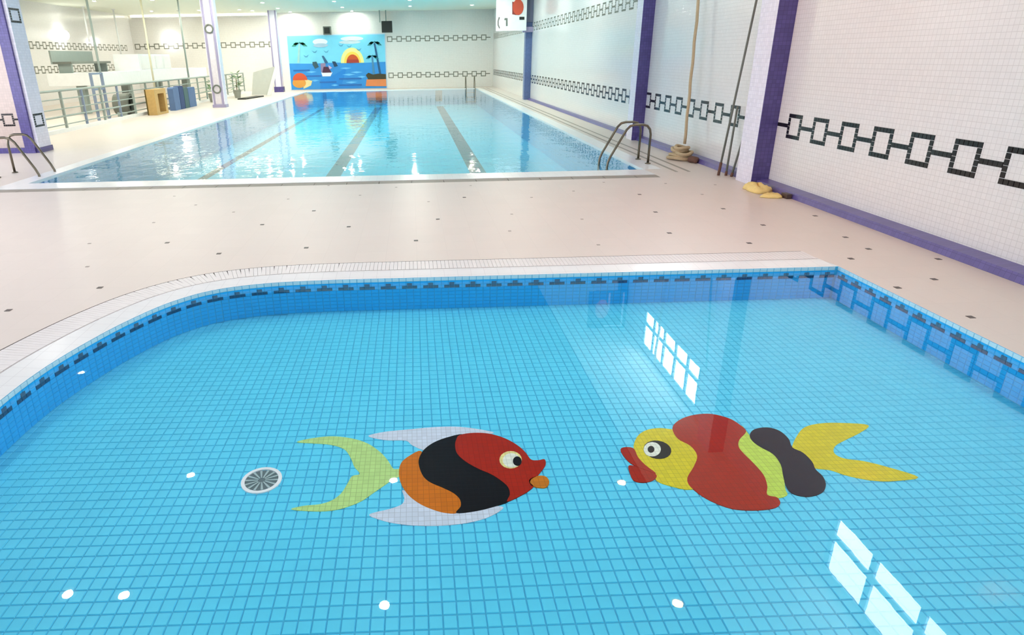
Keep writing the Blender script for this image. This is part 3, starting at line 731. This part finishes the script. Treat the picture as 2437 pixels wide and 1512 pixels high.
# ------------------------------------------------------------------ signs by the right columns
y = 29.1
def QS(x, yy): p = on_y(x, yy, y); return (p.x, p.y, p.z)
p = on_y(1222, 60, y)
sg = thing('projecting_sign', (p.x, y, p.z), 'white hanging board with red round emblem and dark strokes by far right column', 'sign')
q0, q1 = QS(1180, 74), QS(1256, 30)
MB().box(q0[0], 4.74, y, y+0.06, q0[2], ZC-0.15).build('board', M['white_gloss'], sg)
for kx in (q0[0]+0.2, 4.5): MB().tube([(kx, y+0.03, ZC-0.16), (kx, y+0.03, ZC)], 0.02, 6).build('hanger', M['grey_paint'], sg)
def disc(cx, cy, rx, ry, yy, zc=None):
    return [QS(*e) for e in ellipse(cx, cy, rx, ry, 18)]
MB().slab([(a[0], y, a[2]) for a in disc(1233, 17, 13, 19, y)], (0, -1, 0), 0.02).build('emblem', M['red'], sg)
MB().slab([QS(1219, 4), QS(1227, 6), QS(1229, 36), QS(1219, 34)], (0, -1, 0), 0.015).build('emblem_shade', M['red_dark'], sg)
MB().slab([QS(1201, 43), QS(1208, 43), QS(1208, 62), QS(1204, 62), QS(1204, 48), QS(1200, 48)], (0, -1, 0), 0.012).build('dark_stroke', M['grey'], sg)
MB().slab([QS(1187, 40), QS(1184, 50), QS(1184, 60), QS(1188, 68), QS(1190, 67), QS(1187, 59), QS(1187, 50), QS(1190, 42)], (0, -1, 0), 0.012).build('pale_stroke', M['channel'], sg)
MB().slab([QS(1236, 40), QS(1248, 40), QS(1248, 47), QS(1236, 47)], (0, -1, 0), 0.012).build('dark_stroke', M['black'], sg)
sg = thing('projecting_sign', (4.55, 14.6, 3.4), 'navy hanging board with a red spot above the ladder column, mirrored in the small pool', 'sign')
MB().box(4.10, 5.0, 14.6, 14.66, 3.42, 4.36).build('board', M['navy'], sg)
MB().slab([(4.42+0.16*math.cos(t), 14.6, 3.86+0.24*math.sin(t)) for t in [2*math.pi*i/18 for i in range(18)]], (0, -1, 0), 0.012).build('emblem', M['red'], sg)
MB().box(4.90, 4.94, 14.585, 14.6, 3.45, 4.32).build('white_edge', M['white_gloss'], sg)
MB().box(4.50, 4.94, 14.585, 14.6, 4.29, 4.32).build('white_edge', M['white_gloss'], sg)
MB().box(4.56, 4.60, 14.585, 14.6, 3.45, 3.85).build('white_edge', M['white_gloss'], sg)
for kx in (4.3, 4.8): MB().tube([(kx, 14.63, 4.35), (kx, 14.63, ZC)], 0.015, 6).build('hanger', M['grey_paint'], sg)

# ------------------------------------------------------------------ pool ladders
def ladder(label):
    """built around the deck posts at the origin, reaching towards -x over the water"""
    t = thing('pool_ladder', (0, 0, 0), label, 'ladder', 'steel pool ladders')
    for yy in (-0.26, 0.26):
        pts = [(0, yy, 0), (0, yy, 0.50), (-0.02, yy, 0.58), (-0.07, yy, 0.64), (-0.15, yy, 0.66), (-0.28, yy, 0.66), (-0.36, yy, 0.64), (-0.42, yy, 0.58),
               (-0.66, yy, 0.14), (-0.70, yy, 0.04), (-0.71, yy, -0.06), (-0.71, yy, -0.80)]
        hr = MB().tube(pts, 0.021, 8).build('handrail', M['steel'], t, smooth=True)
        MB().lathe([(0.05, 0.0), (0.05, 0.012), (0.024, 0.02)], (0, yy, 0.003), 14).build('flange', M['steel'], hr, smooth=True)
    for z in (-0.22, -0.48, -0.74): MB().box(-0.76, -0.66, -0.25, 0.25, z-0.015, z+0.015).build('tread', M['steel'], t)
    return t
l1 = ladder('steel pool ladder at the near right corner of the swimming pool')
a, b = on_z(1516, 379), on_z(1544, 391)
l1.location = ((a.x+b.x)/2, (a.y+b.y)/2, 0)
l2 = copy_tree(l1); l2['label'] = 'steel pool ladder at the left frame edge, in front of the beige cross wall'
l2.location = (-7.12, 11.75, 0); l2.rotation_euler = (0, 0, math.pi)
l3 = copy_tree(l1); l3['label'] = 'small distant steel pool ladder at the far right corner of the swimming pool'
l3.location = (3.45, 41.4, 0); l3.rotation_euler = (0, 0, math.pi/2)

# ------------------------------------------------------------------ rope, poles and cloths by the right wall
a, b = on_z(1640, 372), on_x(1650, 0, 4.98)
foot = Vector((4.84, 11.86, 0.262))
mb = MB(); top = Vector((4.95, 12.35, 4.3))
mb.tube([foot.lerp(top, i/24)+Vector((0.006*math.sin(i*1.7), 0, 0)) for i in range(25)], 0.027, 8)
tag(mb.build('hanging_rope', M['rope'], smooth=True), 'thick tan rope hanging down the right wall over its coiled end', 'rope')
t = thing('rope_heap', (4.80, 11.8, 0), 'loose heap of tan rope on the deck against the purple skirting', 'rope')
rnd = random.Random(3)
for j in range(5):
    r0 = 0.20-0.02*j; cx, cy = 4.78+rnd.uniform(-0.03, 0.03), 11.82+rnd.uniform(-0.06, 0.06)
    mb = MB(); mb.tube([(cx+r0*0.85*math.cos(q)*(1+0.12*math.sin(3*q+j)), cy+r0*1.25*math.sin(q), 0.035+0.045*j+0.012*math.sin(2*q+j)) for q in [2*math.pi*i/26 for i in range(26)]], 0.03, 7, closed=True)
    mb.build('rope_coil', M['rope'], t, smooth=True)
mb = MB(); mb.tube([(4.86, 11.52, 0.05), (4.80, 11.42, 0.06), (4.88, 11.36, 0.05), (4.83, 11.30, 0.035)], [0.05, 0.06, 0.055, 0.03], 8); mb.build('frayed_end', M['rope_dark'], t, smooth=True)
for i, (fx, fy, tx, ty, lab) in enumerate(((4.72, 10.12, 5.0, 10.15, 'leftmost of three grey poles leaning on the right wall'), (4.82, 10.08, 5.0, 10.40, 'middle of three grey poles leaning on the right wall'), (4.86, 9.98, 5.0, 9.93, 'rightmost of three grey poles leaning on the right wall'))):
    t = thing('leaning_pole', (fx, fy, 0), lab, 'pole', 'poles against the right wall')
    topz = (3.3, 1.0, 1.0)[i]
    A, B = Vector((fx, fy, 0.0)), Vector((tx, ty, topz))
    MB().tube([A, A.lerp(B, 0.5), B], 0.017, 8).build('shaft', M['grey'], t, smooth=True)
    MB().tube([A, A.lerp(B, 0.06)], 0.022, 8).build('rubber_foot', M['rope_dark'], t, smooth=True)
# yellow cloth and brown block
def cloth(name, cx, cy, rx, ry, h, m, label, seed, cat='cloth'):
    r = random.Random(seed); V = []; F = []; n, k = 18, 5
    for j in range(k+1):
        f = j/k
        for i in range(n):
            q = 2*math.pi*i/n; w = 1+0.13*math.sin(3*q+seed)+0.07*math.sin(7*q+2*seed)
            rad = math.cos(f*math.pi/2)**0.7*w; V.append((cx+rx*rad*math.cos(q), cy+ry*rad*math.sin(q), h*math.sin(f*math.pi/2)*(1+0.25*math.sin(4*q+j+seed))+r.uniform(0, 0.008)))
    for j in range(k):
        for i in range(n): F.append((j*n+i, j*n+(i+1) % n, (j+1)*n+(i+1) % n, (j+1)*n+i))
    F.append(tuple(range(n-1, -1, -1)))
    o = MB().add(V, F).build(name, m, smooth=True); return tag(o, label, cat)
cloth('folded_cloth', 4.70, 8.86, 0.15, 0.24, 0.09, M['yellow'], 'crumpled pale yellow cloth at the foot of the nearest right column', 2)
cloth('folded_cloth', 4.68, 8.42, 0.14, 0.10, 0.045, M['yellow'], 'smaller pale yellow rag lying in front of the yellow cloth', 5)
t = MB().box(4.80, 4.86, 8.28, 8.42, 0, 0.06).build('brown_block', M['brown']); tag(t, 'small dark brown block against the purple skirting beside the yellow cloth', 'block')

# ------------------------------------------------------------------ left gallery: railing, platform, things on the deck
rl = thing('railing', (-9.8, 26, 0), 'grey metal railing with horizontal bars along the left deck behind the near left column', 'railing')
y = 18.25
while y < 41:
    MB().box(-9.83, -9.77, y-0.03, y+0.03, 0, 1.10).build('post', M['blue_paint'] if abs(y-20.5) < 0.4 or abs(y-23) < 0.5 else M['grey_paint'], rl); y += 1.25
for z, r in ((1.10, 0.035), (0.88, 0.018), (0.62, 0.018), (0.42, 0.028), (0.2, 0.018)):
    MB().tube([(-9.8, 18.25, z), (-9.8, 40.8, z)], r, 6).build('rail', M['grey_paint'], rl)
MB().box(-9.86, -9.74, 18.2, 40.8, 0.0, 0.10).build('kerb', M['white_paint'], rl)
rl = thing('railing', (-10.5, 23.3, 0.9), 'small blue grey gate frame at the end of the white gallery front', 'railing')
for yy in (23.1, 23.9): MB().box(-10.54, -10.46, yy-0.03, yy+0.03, 0, 1.5).build('post', M['blue_paint'], rl)
for z in (1.47, 0.98, 0.55): MB().box(-10.53, -10.47, 23.1, 23.9, z-0.03, z+0.03).build('rail', M['blue_paint'], rl)
gal = thing('gallery_platform', (-12.2, 32, 0), 'raised white spectator platform along the left side of the hall', 'platform')
MB().box(-13.4, -11.5, 26, 39.5, 1.02, 1.46).build('white_front', M['white_gloss'], gal)
for yy in (26.5, 30.5, 34.5, 38.5): MB().box(-12.6, -12.3, yy-0.12, yy+0.12, 0, 1.02).build('support', M['grey_paint'], gal)
cab = thing('cabinet', (-11.9, 32, 1.46), 'white box cabinet standing on the raised gallery platform', 'cabinet')
MB().box(-12.6, -11.55, 30.1, 34.0, 1.46, 2.12).build('body', M['white_gloss'], cab)
MB().box(-11.55, -11.53, 30.25, 31.95, 1.52, 2.06).build('door', M['white_paint'], cab); MB().box(-11.55, -11.53, 32.05, 33.85, 1.52, 2.06).build('door', M['white_paint'], cab)
be = thing('shading_block', (-12.9, 28.2, 1.46), 'grey green block standing for shading left of the white box cabinet on the gallery', 'shading_block')  # made-up block, its colour stands in for olive shading here
MB().box(-13.3, -12.6, 26.4, 29.8, 1.78, 1.86).build('shading_slab', M['grey'], be)
MB().box(-13.36, -13.3, 26.4, 29.8, 1.78, 2.25).build('shading_back', M['grey_paint'], be)
for yy in (26.6, 29.6): MB().box(-13.2, -12.7, yy-0.04, yy+0.04, 1.46, 1.78).build('shading_support', M['grey_paint'], be)
# drum
p = Vector((-10.25, 24.9, 0))
dm = thing('drum', p, 'round grey drum with black opening behind the left railing', 'drum')
mb = MB(); n = 22
ringv = lambda x, r: [(x, p.y+r*math.cos(2*math.pi*i/n), 0.40+r*math.sin(2*math.pi*i/n)) for i in range(n)]
def hoop(rings):
    V = [q for R_ in rings for q in R_]; F = []
    for j in range(len(rings)-1):
        for i in range(n): F.append((j*n+i, j*n+(i+1) % n, (j+1)*n+(i+1) % n, (j+1)*n+i))
    return V, F
V, F = hoop([ringv(-10.6, 0.36), ringv(-10.1, 0.39), ringv(-10.06, 0.36), ringv(-10.06, 0.27), ringv(-10.3, 0.27)]); F.append(tuple(range(4*n, 5*n))); F.append(tuple(range(n-1, -1, -1)))
mb.add(V, F).build('shell', M['grey'], dm, smooth=False)
MB().slab([(-10.2, p.y+0.26*math.cos(2*math.pi*i/n), 0.40+0.26*math.sin(2*math.pi*i/n)) for i in range(n)], (1, 0, 0), 0.01).build('opening', M['black'], dm)
for yy in (-0.25, 0.25): MB().box(-10.5, -10.15, p.y+yy-0.05, p.y+yy+0.05, 0, 0.16).build('foot', M['grey_paint'], dm)
# wooden box
bx = thing('wooden_crate', (-9.35, 25.5, 0), 'honey coloured wooden crate with a dark opening in front of the left railing', 'crate')
MB().box(-9.55, -9.50, 24.9, 26.05, 0.0, 0.88).build('back', M['wood_dark'], bx)
for y0, y1, z0, z1 in ((24.9, 25.2, 0, 0.88), (25.83, 26.05, 0, 0.88), (25.2, 25.83, 0.72, 0.88), (25.2, 25.83, 0, 0.08)):
    MB().box(-9.50, -9.20, y0, y1, z0, z1).build('board', M['wood'], bx)
# blue floats
for i, (y0, y1, z1, m, lab) in enumerate(((27.1, 27.75, 0.86, 'blue', 'leftmost of four upright blue foam mats by the left railing'), (27.8, 28.3, 0.88, 'blue_dark', 'second from left of four upright blue foam mats, the darkest'), (28.35, 28.85, 0.80, 'teal_dark', 'third from left of four upright blue foam mats, greenish'), (28.9, 29.8, 0.78, 'blue', 'rightmost and widest of four upright blue foam mats'))):
    mb = MB(); mb.slab([(-9.5, y0, 0), (-9.5, y1, 0), (-9.5, y1, z1-0.05), (-9.5, y1-0.05, z1), (-9.5, y0+0.05, z1), (-9.5, y0, z1-0.05)], (1, 0, 0), 0.22)
    tag(mb.build('foam_mat', M[m]), lab, 'mat', 'blue mats by the left railing')
# potted plants
def plant(cx, cy, h, label, seed):
    t = thing('potted_plant', (cx, cy, 0), label, 'plant', 'plants near the far left column')
    MB().lathe([(0.14, 0), (0.20, 0.34), (0.22, 0.36), (0.20, 0.38)], (cx, cy, 0), 14).build('pot', M['pot'], t)
    r = random.Random(seed)
    mb = MB(); mb.tube([(cx, cy, 0.36), (cx+0.02, cy, h*0.8)], 0.02, 6); mb.build('stem', M['wood_dark'], t)
    lf = MB()
    for i in range(60):
        q = r.uniform(0, 6.28); z = r.uniform(0.5, h); d = r.uniform(0.1, 0.42); u = Vector((math.cos(q), math.sin(q), r.uniform(-0.4, 0.6))).normalized()
        v = u.cross(Vector((0, 0, 1))).normalized(); c = Vector((cx, cy, z))+u*d*0.4
        lf.slab([c, c+u*d*0.4+v*0.06, c+u*d, c+u*d*0.4-v*0.06], u.cross(v), 0.004)
    lf.build('foliage', M['leaf'], t, kind='stuff')
plant(-8.95, 35.6, 1.15, 'grey green potted plant right of the pink outlined column', 4)
plant(-9.3, 32.4, 0.95, 'low potted plant left of the pink outlined column', 9)
mt = MB().slab([(-8.55, 33.9, 0.0), (-8.15, 33.9, 0.0), (-7.75, 36.2, 0.0), (-8.2, 36.4, 0.0)], (0, 0, 1), 0.06).build('rubber_mat', M['black']); tag(mt, 'dark rubber mat lying on the deck right of the pink outlined column', 'mat')
# pale leaning panel
pn = thing('leaning_board', (-8.1, 37.2, 0), 'tall pale grey board leaning in a white frame between the two far left columns', 'board')
Pq = [on_y(603, 172, 37.6), on_y(655, 158, 37.6), on_y(636, 226, 37.6), on_y(600, 226, 37.6)]
MB().slab([(q.x, 37.6, max(q.z, 0.02)) for q in Pq], (0, -1, 0), 0.05).build('panel', mat('pale_grey_board', (206, 206, 198), 0.5), pn)
Pq = [on_y(655, 158, 37.55), on_y(662, 158, 37.55), on_y(645, 228, 37.55), on_y(636, 228, 37.55)]
MB().slab([(q.x, 37.55, max(q.z, 0.0)) for q in Pq], (0, -1, 0), 0.08).build('side_rail', M['white_paint'], pn)
# hanging rods, slim poles and wall lamps of the gallery
for i, (x0, y0_, x1, y1_, Y, m, lab) in enumerate(((200, 0, 240, 180, 24.5, 'grey_paint', 'leftmost slim grey pole rising to the gallery ceiling'), (335, 0, 362, 170, 29.0, 'cream', 'cream slim pole in the middle of the gallery front'), (420, 0, 452, 205, 33.0, 'grey_paint', 'rightmost slim grey pole beside the pink outlined column'))):
    b_ = on_y(x1, y1_, Y); t = thing('slim_pole', (b_.x, Y, 0), lab, 'pole', 'slim poles in the left gallery')
    MB().tube([(b_.x, Y, 0), (b_.x, Y, ZC)], 0.04, 8).build('shaft', M[m], t, smooth=True); MB().lathe([(0.09, 0), (0.09, 0.03), (0.05, 0.04)], (b_.x, Y, 0), 12).build('foot_plate', M[m], t)
for px, py0, py1, Y, lab in ((213, 42, 100, 36, 'white ceiling drop rod farthest left over the gallery'), (290, 62, 140, 38, 'white ceiling drop rod left of the cream pole'), (436, 66, 102, 40, 'short white ceiling drop rod right of the wall lamp')):
    a_ = on_y(px, py1, Y); t = thing('drop_rod', (a_.x, Y, a_.z), lab, 'rod', 'white rods hanging from the gallery ceiling')
    MB().tube([(a_.x, Y, a_.z), (a_.x, Y, ZC)], 0.045, 8).build('rod', M['white_gloss'], t, smooth=True); MB().lathe([(0.10, -0.03), (0.10, 0)], (a_.x, Y, ZC), 12).build('ceiling_plate', M['white_gloss'], t)
for px, py, wall, lab in ((152, 84, 'l', 'round glowing wall lamp on the left gallery wall'), (404, 96, 'b', 'round glowing wall lamp above the white box cabinet')):
    q = on_x(px, py, XL+0.2) if wall == 'l' else on_y(px, py, YB-0.2)
    t = thing('wall_lamp', q, lab, 'lamp', 'wall lamps in the gallery')
    mb = MB(); r = 0.24; mb.lathe([(r*math.sin(math.pi*k/8)+0.001, -r*math.cos(math.pi*k/8)) for k in range(9)], q, 16); mb.build('globe', M['wall_lamp'], t, smooth=True)
    if wall == 'l': MB().box(XL, XL+0.05, q.y-0.1, q.y+0.1, q.z-0.1, q.z+0.1).build('wall_plate', M['white_paint'], t)
    else: MB().box(q.x-0.1, q.x+0.1, YB-0.05, YB, q.z-0.1, q.z+0.1).build('wall_plate', M['white_paint'], t)
cv = thing('cove_light', (-12.5, YB-0.1, 4.28), 'bright cove strip along the gallery end wall under the ceiling', 'light')
MB().box(XL+0.2, -8.6, YB-0.16, YB-0.06, 4.28, 4.36).build('glowing_strip', M['cove'], cv); MB().box(XL+0.2, -8.6, YB-0.2, YB, 4.24, 4.28).build('ledge', M['white_paint'], cv)

# ------------------------------------------------------------------ ceiling downlights
SPOTS = [(-3.77, 9.08, 0), (-0.47, 8.75, 0), (3.11, 8.49, 1), (-4.54, 6.58, 0), (-3.82, 6.53, 0), (-0.52, 6.21, 0), (3.06, 6.05, 1), (-7.38, 13.05, 0), (-7.3, 9.2, 0), (-7.4, 5.2, 0),
         (-3.8, 2.4, 0), (-0.5, 2.2, 0)]
for yy in (19.5, 23.5, 27.5, 31.5, 35.5, 39.5):
    for xx in (-7.2, -3.7, 0.0, 3.4): SPOTS.append((xx, yy, 0))
for yy in (17.0, 22.0, 27.0, 33.0, 40.0):
    for xx in (-9.4, -11.6, -14.2): SPOTS.append((xx, yy, 0))  # unseen lamps, added to brighten the gallery and near left column
SPOTS += [(-8.9, 40.9, 0), (-7.06, 42.6, 0), (-3.44, 42.7, 0)]
trim_m = MB(); n = 18
V, F = [], []
for r, z in ((0.075, 0.0), (0.105, 0.0), (0.105, -0.012), (0.075, -0.012)):
    V += [(r*math.cos(2*math.pi*i/n), r*math.sin(2*math.pi*i/n), z) for i in range(n)]
for j in range(4):
    for i in range(n): F.append((j*n+i, j*n+(i+1) % n, ((j+1) % 4)*n+(i+1) % n, ((j+1) % 4)*n+i))
trim_mesh = trim_m.add(V, F).mesh('trim_ring', M['white_paint'])
bulbs = [MB().lathe([(0.062, -0.008), (0.062, -0.002)], (0, 0, 0), 18).mesh('bulb', m) for m in (M['lamp'], M['lamp_warm'], M['hall_lamp'])]
SPOTS.sort(key=lambda p: (p[1] > 10, p[0] < -9.5, p[1], p[0]))
ORD = ['first', 'second', 'third', 'fourth', 'fifth', 'sixth', 'seventh', 'eighth', 'ninth', 'tenth', 'eleventh', 'twelfth', 'thirteenth', 'fourteenth', 'fifteenth', 'sixteenth', 'seventeenth', 'eighteenth', 'nineteenth', 'twentieth']
area = lambda x, y: 'the small pool' if y < 10 else ('the gallery, added as fill' if x < -9.5 else 'the swimming pool')
for i, (x, y, w) in enumerate(SPOTS):
    over = area(x, y); mine = [p for p in SPOTS if area(p[0], p[1]) == over]
    rows = sorted({round(p[1], 1) for p in mine}); r = rows.index(round(y, 1)); cols = sorted(p[0] for p in mine if round(p[1], 1) == rows[r]); c = cols.index(x)
    t = thing('downlight', (x, y, ZC), ('warm' if w else 'white')+' ceiling downlight over '+over+', '+ORD[r]+' row, '+ORD[c]+' from left', 'light', 'recessed downlights over '+over)
    place('trim_ring', trim_mesh, (x, y, ZC), t); place('bulb', bulbs[2 if y > 15 else w], (x, y, ZC), t)
